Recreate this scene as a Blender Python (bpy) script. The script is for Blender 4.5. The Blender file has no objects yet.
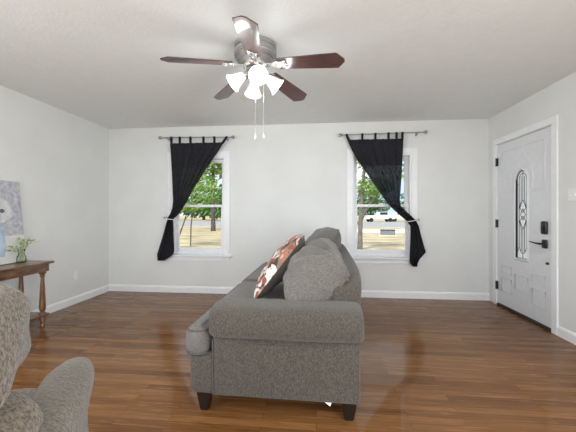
import bpy, bmesh, math, random
from mathutils import Vector, Matrix, noise
PI = math.pi
R = math.radians
random.seed(7)
scn = bpy.context.scene
col = scn.collection

# ------------------------------------------------------------------ camera, light, exposure
YAW = 0.093
cam_d = bpy.data.cameras.new('camera')
cam = bpy.data.objects.new('camera', cam_d); col.objects.link(cam)
cam.location = (0, 0, 1.177); cam.rotation_euler = (PI/2, 0, YAW)
cam_d.sensor_width = 36; cam_d.lens = 305/576*36; cam_d.shift_y = -3.3/576
cam_d.clip_start = .02; cam_d.clip_end = 400
scn.camera = cam
scn.view_settings.view_transform = 'Standard'
scn.view_settings.look = 'None'
scn.view_settings.gamma = 1
scn.view_settings.use_curve_mapping = False
scn.view_settings.exposure = 0.36

world = bpy.data.worlds.new('sky'); scn.world = world; world.use_nodes = True
wn = world.node_tree.nodes; wl = world.node_tree.links
bg = wn['Background']; bg.inputs['Strength'].default_value = 1.1
tc = wn.new('ShaderNodeTexCoord'); nz = wn.new('ShaderNodeTexNoise'); rp = wn.new('ShaderNodeValToRGB')
nz.inputs['Scale'].default_value = 5; nz.inputs['Detail'].default_value = 6
rp.color_ramp.elements[0].position = .42; rp.color_ramp.elements[0].color = (.50, .68, 1.0, 1)
rp.color_ramp.elements[1].position = .62; rp.color_ramp.elements[1].color = (1.0, 1.0, 1.0, 1)
wl.new(tc.outputs['Generated'], nz.inputs['Vector']); wl.new(nz.outputs['Fac'], rp.inputs['Fac'])
wl.new(rp.outputs['Color'], bg.inputs['Color'])

def light(name, kind, loc, energy, rot=(0, 0, 0), **kw):
    d = bpy.data.lights.new(name, kind); d.energy = energy
    for k, v in kw.items(): setattr(d, k, v)
    o = bpy.data.objects.new(name, d); o.location = loc; o.rotation_euler = rot; col.objects.link(o)
    return o
# afternoon sun: travels away from the house over the roof, so only the yard is lit by it
light('sun', 'SUN', (0, 0, 30), 2.7, (R(40), 0, R(-25)), angle=R(1), color=(1, .95, .86))
# added fill light standing in the wide rear opening, behind the camera
light('opening_fill', 'AREA', (-.4, -2.85, 1.25), 38, (R(90), 0, 0), shape='RECTANGLE', size=4.4, size_y=2.1, color=(.905, .965, 1))

# added overhead fill behind the camera, without any ceiling fixture
light('rear_ceiling_light', 'AREA', (-.4, -1.3, 2.41), 45, (0, 0, 0), shape='RECTANGLE', size=3.6, size_y=2.0, color=(.905, .965, 1))
# added fill from both sides behind the camera, where no windows exist
for sx, ry in ((-3.0, -90), (2.2, 90)):
    light('side_window_daylight', 'AREA', (sx, -.9, 1.35), 84, (0, R(ry), 0), shape='RECTANGLE', size=1.7, size_y=2.6, color=(.905, .965, 1))

# ------------------------------------------------------------------ materials
def nmat(name):
    m = bpy.data.materials.new(name); m.use_nodes = True
    return m, m.node_tree.nodes, m.node_tree.links, m.node_tree.nodes['Principled BSDF']
def mat(name, c, rough=.5, c2=None, scale=20, metal=0, bump=0, bscale=None, stretch=(1, 1, 1), spec=.5, coat=0, detail=4, lo=.35, hi=.65, coord='Object', sheen=0):
    m, n, l, b = nmat(name)
    b.inputs['Roughness'].default_value = rough; b.inputs['Metallic'].default_value = metal
    b.inputs['Base Color'].default_value = (*c, 1)
    b.inputs['Specular IOR Level'].default_value = spec
    b.inputs['Coat Weight'].default_value = coat
    if sheen: b.inputs['Sheen Weight'].default_value = sheen
    t = n.new('ShaderNodeTexCoord'); mp = n.new('ShaderNodeMapping'); mp.inputs['Scale'].default_value = stretch
    l.new(t.outputs[coord], mp.inputs['Vector'])
    if True:
        x = n.new('ShaderNodeTexNoise'); x.inputs['Scale'].default_value = scale; x.inputs['Detail'].default_value = detail
        l.new(mp.outputs['Vector'], x.inputs['Vector'])
        r = n.new('ShaderNodeValToRGB')
        r.color_ramp.elements[0].position = lo; r.color_ramp.elements[1].position = hi
        r.color_ramp.elements[0].color = (*c, 1); r.color_ramp.elements[1].color = (*(c2 or tuple(min(1, q*1.04) for q in c)), 1)
        l.new(x.outputs['Fac'], r.inputs['Fac']); l.new(r.outputs['Color'], b.inputs['Base Color'])
    if bump:
        y = n.new('ShaderNodeTexNoise'); y.inputs['Scale'].default_value = bscale or scale; y.inputs['Detail'].default_value = 3
        l.new(mp.outputs['Vector'], y.inputs['Vector'])
        bp = n.new('ShaderNodeBump'); bp.inputs['Strength'].default_value = bump; bp.inputs['Distance'].default_value = .01
        l.new(y.outputs['Fac'], bp.inputs['Height']); l.new(bp.outputs['Normal'], b.inputs['Normal'])
    return m
def wood_floor():
    m, n, l, b = nmat('oak_floor')
    t = n.new('ShaderNodeTexCoord')
    br = n.new('ShaderNodeTexBrick')
    br.offset = .37; br.offset_frequency = 2; br.squash = 1
    br.inputs['Scale'].default_value = 1; br.inputs['Brick Width'].default_value = .83; br.inputs['Row Height'].default_value = .057
    br.inputs['Mortar Size'].default_value = .0011; br.inputs['Mortar Smooth'].default_value = .2; br.inputs['Bias'].default_value = 0
    br.inputs['Color1'].default_value = (0, 0, 0, 1); br.inputs['Color2'].default_value = (1, 1, 1, 1); br.inputs['Mortar'].default_value = (.5, .5, .5, 1)
    l.new(t.outputs['Object'], br.inputs['Vector'])
    # each board shifts the grain, so that no two boards look the same
    ad = n.new('ShaderNodeVectorMath'); ad.operation = 'MULTIPLY_ADD'
    l.new(br.outputs['Color'], ad.inputs[0]); ad.inputs[1].default_value = (7, 5, 0); l.new(t.outputs['Object'], ad.inputs[2])
    mp = n.new('ShaderNodeMapping'); mp.inputs['Scale'].default_value = (1.6, 26, 1)
    l.new(ad.outputs['Vector'], mp.inputs['Vector'])
    g = n.new('ShaderNodeTexNoise'); g.inputs['Scale'].default_value = 2.2; g.inputs['Detail'].default_value = 7; g.inputs['Roughness'].default_value = .62; g.inputs['Distortion'].default_value = .6
    l.new(mp.outputs['Vector'], g.inputs['Vector'])
    big = n.new('ShaderNodeTexNoise'); big.inputs['Scale'].default_value = 1.1; big.inputs['Detail'].default_value = 3
    l.new(t.outputs['Object'], big.inputs['Vector'])
    def math_(op, a, bb):
        q = n.new('ShaderNodeMath'); q.operation = op
        for i, v in enumerate((a, bb)):
            if isinstance(v, (int, float)): q.inputs[i].default_value = v
            else: l.new(v, q.inputs[i])
        return q.outputs[0]
    sep = n.new('ShaderNodeSeparateColor'); l.new(br.outputs['Color'], sep.inputs[0])
    f = math_('ADD', math_('MULTIPLY', g.outputs['Fac'], .62), math_('MULTIPLY', sep.outputs[0], .24))
    f = math_('ADD', f, math_('MULTIPLY', big.outputs['Fac'], .18))
    r = n.new('ShaderNodeValToRGB')
    e = r.color_ramp.elements
    e[0].position = .30; e[0].color = FLOOR[0]; e[1].position = .74; e[1].color = FLOOR[2]
    k = e.new(.52); k.color = FLOOR[1]
    l.new(f, r.inputs['Fac'])
    mx = n.new('ShaderNodeMix'); mx.data_type = 'RGBA'; mx.inputs['B'].default_value = (.035, .017, .009, 1)
    mf = math_('MULTIPLY', br.outputs['Fac'], .75)
    l.new(mf, mx.inputs['Factor']); l.new(r.outputs['Color'], mx.inputs['A'])
    l.new(mx.outputs['Result'], b.inputs['Base Color'])
    rr = n.new('ShaderNodeMapRange'); rr.inputs['To Min'].default_value = .17; rr.inputs['To Max'].default_value = .34
    l.new(g.outputs['Fac'], rr.inputs['Value']); l.new(rr.outputs['Result'], b.inputs['Roughness'])
    bp = n.new('ShaderNodeBump'); bp.inputs['Strength'].default_value = .12; bp.inputs['Distance'].default_value = .004
    h = math_('SUBTRACT', g.outputs['Fac'], br.outputs['Fac'])
    l.new(h, bp.inputs['Height']); l.new(bp.outputs['Normal'], b.inputs['Normal'])
    b.inputs['Specular IOR Level'].default_value = .08; b.inputs['Coat Weight'].default_value = .34; b.inputs['Coat Roughness'].default_value = .06; b.inputs['Coat IOR'].default_value = 1.5
    return m
FLOOR = ((.105, .041, .013, 1), (.200, .087, .029, 1), (.315, .152, .057, 1))
def glass(name, tint=(1, 1, 1), gloss=.08, rough=0.0):
    m, n, l, b = nmat(name); n.remove(b)
    tr = n.new('ShaderNodeBsdfTransparent'); tr.inputs['Color'].default_value = (*tint, 1)
    gl = n.new('ShaderNodeBsdfGlossy'); gl.inputs['Roughness'].default_value = rough
    fr = n.new('ShaderNodeLayerWeight'); fr.inputs['Blend'].default_value = gloss
    mx = n.new('ShaderNodeMixShader'); l.new(fr.outputs['Fresnel'], mx.inputs[0]); l.new(tr.outputs[0], mx.inputs[1]); l.new(gl.outputs[0], mx.inputs[2])
    l.new(mx.outputs[0], n['Material Output'].inputs['Surface'])
    return m
def emit(name, c, s):
    m, n, l, b = nmat(name)
    b.inputs['Base Color'].default_value = (.9, .9, .88, 1); b.inputs['Roughness'].default_value = .3
    b.inputs['Emission Color'].default_value = (*c, 1); b.inputs['Emission Strength'].default_value = s
    return m
def frosted(name):
    m, n, l, b = nmat(name)
    b.inputs['Base Color'].default_value = (.80, .82, .80, 1); b.inputs['Roughness'].default_value = .25
    t = n.new('ShaderNodeBsdfTranslucent'); t.inputs['Color'].default_value = (.95, .97, .95, 1)
    x = n.new('ShaderNodeBsdfTransparent'); mx = n.new('ShaderNodeMixShader'); mx.inputs[0].default_value = .6
    m2 = n.new('ShaderNodeMixShader'); m2.inputs[0].default_value = .2
    l.new(b.outputs[0], mx.inputs[1]); l.new(t.outputs[0], mx.inputs[2]); l.new(mx.outputs[0], m2.inputs[1]); l.new(x.outputs[0], m2.inputs[2])
    l.new(m2.outputs[0], n['Material Output'].inputs['Surface'])
    return m
def sheer(name, c, thru):
    m, n, l, b = nmat(name)
    t = n.new('ShaderNodeTexCoord'); mp = n.new('ShaderNodeMapping'); mp.inputs['Scale'].default_value = (60, 60, 6)
    x = n.new('ShaderNodeTexNoise'); x.inputs['Scale'].default_value = 3
    l.new(t.outputs['Object'], mp.inputs['Vector']); l.new(mp.outputs['Vector'], x.inputs['Vector'])
    r = n.new('ShaderNodeValToRGB'); r.color_ramp.elements[0].color = (*c, 1); r.color_ramp.elements[1].color = (*[q*1.5 for q in c], 1)
    l.new(x.outputs['Fac'], r.inputs['Fac']); l.new(r.outputs['Color'], b.inputs['Base Color'])
    b.inputs['Roughness'].default_value = .85; b.inputs['Specular IOR Level'].default_value = .2
    tr = n.new('ShaderNodeBsdfTransparent'); mx = n.new('ShaderNodeMixShader'); mx.inputs[0].default_value = thru
    l.new(b.outputs[0], mx.inputs[1]); l.new(tr.outputs[0], mx.inputs[2]); l.new(mx.outputs[0], n['Material Output'].inputs['Surface'])
    return m
def vor(name, cols, scale, rough=.8, bump=0, stretch=(1, 1, 1)):
    m, n, l, b = nmat(name)
    b.inputs['Roughness'].default_value = rough
    t = n.new('ShaderNodeTexCoord'); mp = n.new('ShaderNodeMapping'); mp.inputs['Scale'].default_value = stretch
    nn = n.new('ShaderNodeTexNoise'); nn.inputs['Scale'].default_value = scale*.7
    ad = n.new('ShaderNodeVectorMath'); ad.operation = 'MULTIPLY_ADD'; ad.inputs[1].default_value = (.09, .09, .09)
    v = n.new('ShaderNodeTexVoronoi'); v.inputs['Scale'].default_value = scale
    l.new(t.outputs['Object'], mp.inputs['Vector']); l.new(mp.outputs['Vector'], nn.inputs['Vector'])
    l.new(nn.outputs['Color'], ad.inputs[0]); l.new(mp.outputs['Vector'], ad.inputs[2]); l.new(ad.outputs['Vector'], v.inputs['Vector'])
    s = n.new('ShaderNodeSeparateColor'); l.new(v.outputs['Color'], s.inputs[0])
    r = n.new('ShaderNodeValToRGB'); r.color_ramp.interpolation = 'CONSTANT'
    e = r.color_ramp.elements
    e[0].position = 0; e[0].color = (*cols[0], 1); e[1].position = 1/len(cols); e[1].color = (*cols[1], 1)
    for i, c in enumerate(cols[2:], 2):
        k = e.new(i/len(cols)); k.color = (*c, 1)
    l.new(s.outputs[0], r.inputs['Fac']); l.new(r.outputs['Color'], b.inputs['Base Color'])
    return m
def fabric(name, dark, light_, scale, weave, rough=.95, stretch=(1, 1, 1)):
    m, n, l, b = nmat(name)
    b.inputs['Roughness'].default_value = rough; b.inputs['Specular IOR Level'].default_value = .15
    b.inputs['Sheen Weight'].default_value = .25
    t = n.new('ShaderNodeTexCoord')
    mp = n.new('ShaderNodeMapping'); mp.inputs['Scale'].default_value = stretch; l.new(t.outputs['Object'], mp.inputs['Vector'])
    x = n.new('ShaderNodeTexNoise'); x.inputs['Scale'].default_value = scale; x.inputs['Detail'].default_value = 5; x.inputs['Roughness'].default_value = .7
    l.new(mp.outputs['Vector'], x.inputs['Vector'])
    y = n.new('ShaderNodeTexVoronoi'); y.inputs['Scale'].default_value = weave; l.new(mp.outputs['Vector'], y.inputs['Vector'])
    r = n.new('ShaderNodeValToRGB'); r.color_ramp.elements[0].position = .34; r.color_ramp.elements[1].position = .66
    r.color_ramp.elements[0].color = (*dark, 1); r.color_ramp.elements[1].color = (*light_, 1)
    l.new(x.outputs['Fac'], r.inputs['Fac']); l.new(r.outputs['Color'], b.inputs['Base Color'])
    q = n.new('ShaderNodeMath'); q.operation = 'MULTIPLY_ADD'; q.inputs[1].default_value = .8
    l.new(y.outputs['Distance'], q.inputs[0]); l.new(x.outputs['Fac'], q.inputs[2])
    bp = n.new('ShaderNodeBump'); bp.inputs['Strength'].default_value = .55; bp.inputs['Distance'].default_value = .006
    l.new(q.outputs[0], bp.inputs['Height']); l.new(bp.outputs['Normal'], b.inputs['Normal'])
    return m
M = dict(
    wall=mat('wall_paint', (.80, .806, .79), .75, scale=3, bump=.06, bscale=160),
    ceil=mat('ceiling_paint', (.865, .885, .875), .85, (.885, .905, .895), scale=9, bump=.25, bscale=60),
    trim=mat('white_trim_paint', (.91, .915, .925), .35),
    sashw=mat('white_vinyl', (.86, .87, .89), .35),
    door=mat('white_door_paint', (.80, .81, .835), .4),
    floor=wood_floor(),
    shoe=mat('dark_bronze_threshold', (.03, .022, .018), .5),
    pane=glass('window_glass', (.97, .985, .98), .04),
    black=mat('black_hardware', (.012, .012, .013), .35),
    came=mat('dark_lead_came', (.05, .05, .05), .4, metal=.6),
    frost=frosted('leaded_glass'),
    chrome=mat('brushed_steel', (.55, .54, .52), .3, metal=1, scale=60),
    pewter=mat('antique_pewter', (.24, .23, .225), .42, (.46, .445, .44), scale=6, metal=.6, bump=.2, bscale=8, stretch=(1, 1, 22)),
    silver=mat('polished_silver', (.72, .70, .69), .18, (.85, .83, .82), scale=30, metal=.8),
    blade=mat('cherry_blade_wood', (.060, .026, .024), .28, (.135, .066, .058), scale=6, stretch=(1.5, 16, 1), coat=.35, lo=.3, hi=.7),
    blade_edge=mat('dark_blade_edge', (.05, .02, .018), .4),
    shade=emit('lit_frosted_shade', (1, .985, .96), .42),
    bulb=emit('lit_bulb', (1, .97, .93), 4),
    rod=mat('brushed_nickel_rod', (.38, .37, .36), .35, metal=.9),
    cloth=sheer('charcoal_voile', (.022, .022, .028), .16),
    cloth2=mat('charcoal_hem', (.012, .012, .016), .85, (.02, .02, .026), scale=30, spec=.2),
    cord=mat('white_cord', (.82, .82, .80), .7),
    sofa=fabric('grey_chenille', (.040, .033, .027), (.138, .117, .097), 150, 260, stretch=(1, 1, .55)),
    cush=fabric('grey_chenille_cushion', (.092, .082, .073), (.235, .215, .195), 150, 240, stretch=(1, .6, 1)),
    pipe=mat('dark_welt', (.075, .068, .062), .9, (.12, .11, .10), scale=120),
    leg=mat('espresso_leg', (.010, .007, .006), .3, coat=.4),
    white=mat('white_cloth_tag', (.85, .85, .85), .8),
    taupe=fabric('taupe_pillow_back', (.085, .067, .055), (.165, .135, .112), 130, 260),
    print_=vor('leaf_print_cloth', [(.30, .085, .05), (.75, .70, .66), (.42, .17, .11), (.07, .05, .045), (.78, .74, .71), (.26, .19, .15), (.55, .42, .36), (.40, .20, .14)], 26, .85, stretch=(1, 1, .6)),
    boucle=fabric('beige_boucle', (.036, .025, .016), (.235, .186, .136), 105, 120),
    boucle_d=fabric('grey_beige_weave', (.070, .055, .041), (.188, .155, .120), 120, 85),
    walnut=mat('walnut_table_wood', (.085, .036, .013), .3, (.25, .118, .050), scale=7, stretch=(14, 1.2, 3), coat=.3),
    walnut_v=mat('walnut_turned_wood', (.095, .042, .016), .32, (.28, .135, .058), scale=9, stretch=(8, 8, 1.2), coat=.3),
    vglass=glass('clear_vase_glass', (.96, .985, .965), .18),
    leaf=mat('sprig_leaf', (.28, .38, .13), .6, (.55, .62, .32), scale=30),
    stem=mat('pale_stem', (.38, .42, .24), .6),
    petal=mat('cream_petal', (.80, .80, .70), .7),
    canvas=mat('canvas_edge', (.70, .70, .70), .9),
    plate=mat('white_plate', (.90, .90, .89), .4),
    grass=mat('dry_grass', (.33, .25, .13), .95, (.66, .54, .34), scale=.9, detail=10, stretch=(1, 3, 1)),
    road=mat('grey_asphalt', (.30, .31, .33), .9, (.38, .38, .40), scale=4),
    concrete=mat('pale_concrete', (.78, .77, .74), .9),
    bark=mat('dark_bark', (.075, .06, .05), .95, (.15, .125, .105), scale=12, stretch=(1, 1, .2)),
    bark_l=mat('grey_bark', (.13, .11, .09), .95, (.24, .21, .18), scale=14, stretch=(1, 1, .25)),
    fol=mat('green_leaves', (.10, .22, .03), .6, (.34, .50, .12), scale=3, detail=3),
    fol_d=mat('deep_green_leaves', (.06, .15, .03), .6, (.21, .36, .09), scale=2, detail=3),
    box=mat('grey_steel_box', (.22, .23, .24), .6),
    box_top=mat('dark_steel_lid', (.07, .07, .075), .5),
    van=mat('white_car_paint', (.82, .83, .85), .3),
    tyre=mat('black_tyre', (.02, .02, .02), .8),
    cglass=mat('dark_car_glass', (.03, .035, .04), .1),
)

# ------------------------------------------------------------------ geometry helpers
def obj(name, bm, m, parent=None, smooth=None, loc=None, rot=None):
    me = bpy.data.meshes.new(name); bmesh.ops.recalc_face_normals(bm, faces=bm.faces); bm.to_mesh(me); bm.free()
    o = bpy.data.objects.new(name, me); col.objects.link(o)
    for q in (m if isinstance(m, (list, tuple)) else [m]): me.materials.append(q)
    if smooth is not None:
        for p in me.polygons: p.use_smooth = True
        if smooth < 179:
            me.set_sharp_from_angle(angle=R(smooth))
    if parent: o.parent = parent
    if loc: o.location = loc
    if rot: o.rotation_euler = rot
    return o
def tag(o, label, cat, group=None, kind=None):
    if label: o['label'] = label
    if cat: o['category'] = cat
    if group: o['group'] = group
    if kind: o['kind'] = kind
    return o
def thing(name, loc, label, cat, rz=0, group=None):
    o = bpy.data.objects.new(name, None); col.objects.link(o); o.location = loc; o.rotation_euler = (0, 0, rz)
    o.empty_display_size = .1
    return tag(o, label, cat, group)
def struct(o, label=None, cat=None):
    o['kind'] = 'structure'
    if label: o['label'] = label
    o['category'] = cat or o.name.split('_')[0]
    return o
def add_box(bm, a, b, bevel=0, seg=2):
    vs = [bm.verts.new((x, y, z)) for x in (a[0], b[0]) for y in (a[1], b[1]) for z in (a[2], b[2])]
    fs = [bm.faces.new([vs[i] for i in f]) for f in ((0, 1, 3, 2), (4, 6, 7, 5), (0, 4, 5, 1), (2, 3, 7, 6), (0, 2, 6, 4), (1, 5, 7, 3))]
    if bevel:
        es = list({e for f in fs for e in f.edges})
        bmesh.ops.bevel(bm, geom=es, offset=bevel, segments=seg, profile=.5, affect='EDGES', clamp_overlap=True)
    return bm
def box(a, b, bevel=0, seg=2): return add_box(bmesh.new(), a, b, bevel, seg)
def add_lathe(bm, prof, c=(0, 0, 0), n=24, mtx=None):
    rings = []
    for r, z in prof:
        ring = []
        for i in range(n):
            t = 2*PI*i/n
            p = Vector((r*math.cos(t), r*math.sin(t), z))
            if mtx is not None: p = mtx @ p
            ring.append(bm.verts.new(p + Vector(c)))
        rings.append(ring)
    for a, b in zip(rings, rings[1:]):
        for i in range(n):
            bm.faces.new((a[i], a[(i+1) % n], b[(i+1) % n], b[i]))
    if prof[0][0] > 1e-5: bm.faces.new(rings[0][::-1])
    if prof[-1][0] > 1e-5: bm.faces.new(rings[-1])
    return bm
def lathe(prof, c=(0, 0, 0), n=24, mtx=None): return add_lathe(bmesh.new(), prof, c, n, mtx)
def add_tube(bm, pts, r, n=8, closed=False, cap=True):
    pts = [Vector(p) for p in pts]; rr = r if isinstance(r, (list, tuple)) else [r]*len(pts)
    rings = []; up = None
    for i, p in enumerate(pts):
        a = pts[i-1] if (i > 0 or closed) else p
        b = pts[(i+1) % len(pts)] if (i < len(pts)-1 or closed) else p
        d = (b-a).normalized()
        if up is None: up = Vector((0, 0, 1)) if abs(d.z) < .9 else Vector((1, 0, 0))
        u = (up - d*up.dot(d)).normalized(); w = d.cross(u); up = u
        rings.append([bm.verts.new(p + u*rr[i]*math.cos(2*PI*k/n) + w*rr[i]*math.sin(2*PI*k/n)) for k in range(n)])
    m = len(rings)
    for i in range(m if closed else m-1):
        a, b = rings[i], rings[(i+1) % m]
        for k in range(n): bm.faces.new((a[k], a[(k+1) % n], b[(k+1) % n], b[k]))
    if cap and not closed:
        bm.faces.new(rings[0][::-1]); bm.faces.new(rings[-1])
    return bm
def tube(pts, r, n=8, closed=False): return add_tube(bmesh.new(), pts, r, n, closed)
def add_prism(bm, poly, z0, z1, bevel=0, seg=2):
    lo = [bm.verts.new((x, y, z0)) for x, y in poly]; hi = [bm.verts.new((x, y, z1)) for x, y in poly]
    n = len(poly); fs = [bm.faces.new(lo[::-1]), bm.faces.new(hi)]
    for i in range(n): fs.append(bm.faces.new((lo[i], lo[(i+1) % n], hi[(i+1) % n], hi[i])))
    if bevel:
        bmesh.ops.recalc_face_normals(bm, faces=fs)
        bmesh.ops.bevel(bm, geom=list({e for f in fs for e in f.edges}), offset=bevel, segments=seg, profile=.5, affect='EDGES', clamp_overlap=True)
    return bm
def blob(c, s, n=4, cuts=12, fn=None, mtx=None):
    """rounded soft box: half sizes s, exponent n (2 = ellipsoid, 8 = nearly a box)"""
    bm = bmesh.new()
    bmesh.ops.create_cube(bm, size=2)
    bmesh.ops.subdivide_edges(bm, edges=bm.edges[:], cuts=cuts, use_grid_fill=True)
    for v in bm.verts:
        p = v.co
        nn = n if not isinstance(n, (tuple, list)) else None
        if nn:
            q = (abs(p.x)**nn + abs(p.y)**nn + abs(p.z)**nn)**(1/nn)
            p = p/q
        else:
            a, b = n            # a: profile in y/z, b: profile along x
            q = (((abs(p.y)**a + abs(p.z)**a)**(b/a)) + abs(p.x)**b)**(1/b)
            p = p/q
        w = Vector((p.x*s[0], p.y*s[1], p.z*s[2]))
        if fn: w = fn(w, p)
        if mtx is not None: w = mtx @ w
        v.co = w + Vector(c)
    return bm
def pillow(BN, BF, TN, TF, t, nu=22, nv=16, pinch=.07, k=.42, wr=0, half=0, seed=0, crease=0):
    """stuffed cushion spanned between four corners (bottom/top, near/far), t thick; half=+1/-1 gives one face only"""
    BN, BF, TN, TF = map(Vector, (BN, BF, TN, TF)); bm = bmesh.new()
    nrm = ((BF-BN).cross(TN-BN)).normalized()
    for side in ((1, -1) if half == 0 else (half,)):
        grid = []
        for j in range(nv+1):
            v = -1+2*j/nv; rowv = []
            for i in range(nu+1):
                u = -1+2*i/nu
                v_, u_ = v, u
                pu = u*(1-pinch*(1-v*v)); pv = v*(1-pinch*(1-u*u))
                a, b = (pu+1)/2, (pv+1)/2
                p = BN*(1-a)*(1-b)+BF*a*(1-b)+TN*(1-a)*b+TF*a*b
                h = ((1-u_*u_)*(1-v_*v_))**k * t/2 if abs(u_) < 1 and abs(v_) < 1 else 0
                if wr and h > 0:
                    e = noise.noise(Vector((u*1.2+v*3.2+seed, v*1.1-u*2.0, seed*3.1)))*wr
                    e += noise.noise(Vector((u*5+seed, v*7.5+u*4, 2.0)))*wr*.55
                    if crease:
                        an = math.atan2(1.05-v, u+1.05); rd = math.hypot(u+1.05, 1.05-v)
                        e += crease*math.sin(an*15+1.5*noise.noise(Vector((u*2, v*2, 4))))*max(0, 1-rd/1.7)*min(1, rd*3)
                    h += e*min(1, h/(t*.25))
                rowv.append(bm.verts.new(p + nrm*side*h))
            grid.append(rowv)
        for j in range(nv):
            for i in range(nu):
                bm.faces.new((grid[j][i], grid[j][i+1], grid[j+1][i+1], grid[j+1][i]))
    bmesh.ops.remove_doubles(bm, verts=bm.verts[:], dist=1e-5)
    return bm
def inset_poly(poly, d):
    n = len(poly); out = []
    for i in range(n):
        p0, p1, p2 = Vector(poly[i-1]), Vector(poly[i]), Vector(poly[(i+1) % n])
        d1 = (p1-p0).normalized(); d2 = (p2-p1).normalized()
        n1 = Vector((-d1.y, d1.x)); n2 = Vector((-d2.y, d2.x))
        b = (n1+n2); b = b/max(.3, b.dot(n1)) if b.length > 1e-6 else n1
        out.append(tuple(p1 + b*d))
    return out
def soft_slab(poly, z0, z1, r=.04, dome=.012, domed=.046):
    """cushion with the plan of poly (counter-clockwise), rounded edges and a slightly domed top"""
    bm = bmesh.new(); rings = []
    steps = [(r, z0), (r*.3, z0+r*.3), (0, z0+r)]
    for q in (0, 15, 30, 45, 60, 75, 90): steps.append((r*(1-math.cos(R(q))), z1-r+r*math.sin(R(q))))
    for q in (.4, .75, 1): steps.append((r+(domed-r)*q, z1+dome*math.sin(q*PI/2)))
    for d, z in steps: rings.append([bm.verts.new((x, y, z)) for x, y in inset_poly(poly, d)])
    n = len(poly)
    for a, b in zip(rings, rings[1:]):
        for i in range(n): bm.faces.new((a[i], a[(i+1) % n], b[(i+1) % n], b[i]))
    fc = [bm.faces.new(rings[0][::-1]), bm.faces.new(rings[-1])]
    bmesh.ops.triangulate(bm, faces=fc)
    return bm
def round_poly(poly, r, seg=4):
    out = []; n = len(poly)
    for i in range(n):
        p0, p1, p2 = Vector(poly[i-1]), Vector(poly[i]), Vector(poly[(i+1) % n])
        a = p1+(p0-p1).normalized()*r; b = p1+(p2-p1).normalized()*r
        for k in range(seg+1):
            t = k/seg; out.append(tuple(a*(1-t)**2 + p1*2*t*(1-t) + b*t*t))
    return out

# ------------------------------------------------------------------ the room
XL, XR, YB, H = -3.113, 2.308, 4.331, 2.44
YR = -3.0
floor = struct(obj('floor', box((XL-.15, YR-1.5, -.12), (XR+.15, YB+.15, 0)), M['floor']), 'dark oak strip floor with a glossy finish')
ceil = struct(obj('ceiling', box((XL-.15, YR-1.5, H), (XR+.15, YB+.15, H+.12)), M['ceil']), 'pale textured ceiling')
WX = ((-2.111, -1.327), (.503, 1.302)); WZ0, WZ1 = .560, 1.992
def wall_holes(u0, u1, z1, holes, mk):
    bm = bmesh.new(); x = u0
    for a, b, za, zb in holes:
        mk(bm, x, a, 0, z1)
        if za > 0: mk(bm, a, b, 0, za)
        mk(bm, a, b, zb, z1); x = b
    mk(bm, x, u1, 0, z1); return bm
bm = wall_holes(XL-.15, XR+.15, H, [(WX[0][0], WX[0][1], WZ0, WZ1), (WX[1][0], WX[1][1], WZ0, WZ1)],
                lambda b, a, c, za, zb: add_box(b, (a, YB, za), (c, YB+.15, zb)))
struct(obj('wall_back', bm, M['wall']), 'off-white back wall with two windows')
DY0, DY1, DZ = 3.215, 4.150, 2.052
bm = wall_holes(YR-1.5, YB, H, [(DY0, DY1, 0, DZ)], lambda b, a, c, za, zb: add_box(b, (XR, a, za), (XR+.15, c, zb)))
struct(obj('wall_right', bm, M['wall']), 'off-white right wall with the front door')
struct(obj('wall_left', box((XL-.15, YR-1.5, 0), (XL, YB, H)), M['wall']), 'plain off-white left wall behind the console table')
bm = wall_holes(XL, XR, H, [(-2.75, 1.95, 0, 2.35)], lambda b, a, c, za, zb: add_box(b, (a, YR-.12, za), (c, YR, zb)))
struct(obj('wall_rear', bm, M['wall']), 'off-white wall behind the camera with a wide opening')
def base_profile(x0, y0, x1, y1, nx, ny):
    bm = bmesh.new()
    prof = [(0, 0), (.014, 0), (.014, .075), (.010, .085), (.006, .095), (0, .097)]
    A = [bm.verts.new((x0+nx*d, y0+ny*d, z)) for d, z in prof]; B = [bm.verts.new((x1+nx*d, y1+ny*d, z)) for d, z in prof]
    for i in range(len(prof)-1): bm.faces.new((A[i], A[i+1], B[i+1], B[i]))
    bm.faces.new(A); bm.faces.new(B[::-1]); return bm
struct(obj('baseboard_back', base_profile(XL, YB, XR, YB, 0, -1), M['trim']), 'white baseboard along the back wall')
struct(obj('baseboard_left', base_profile(XL, YR, XL, YB, 1, 0), M['trim']), 'white baseboard along the left wall')
bm = base_profile(XR, YR, XR, DY0-.062, -1, 0)
struct(obj('baseboard_right', bm, M['trim']), 'white baseboard along the right wall beside the door')

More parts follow.
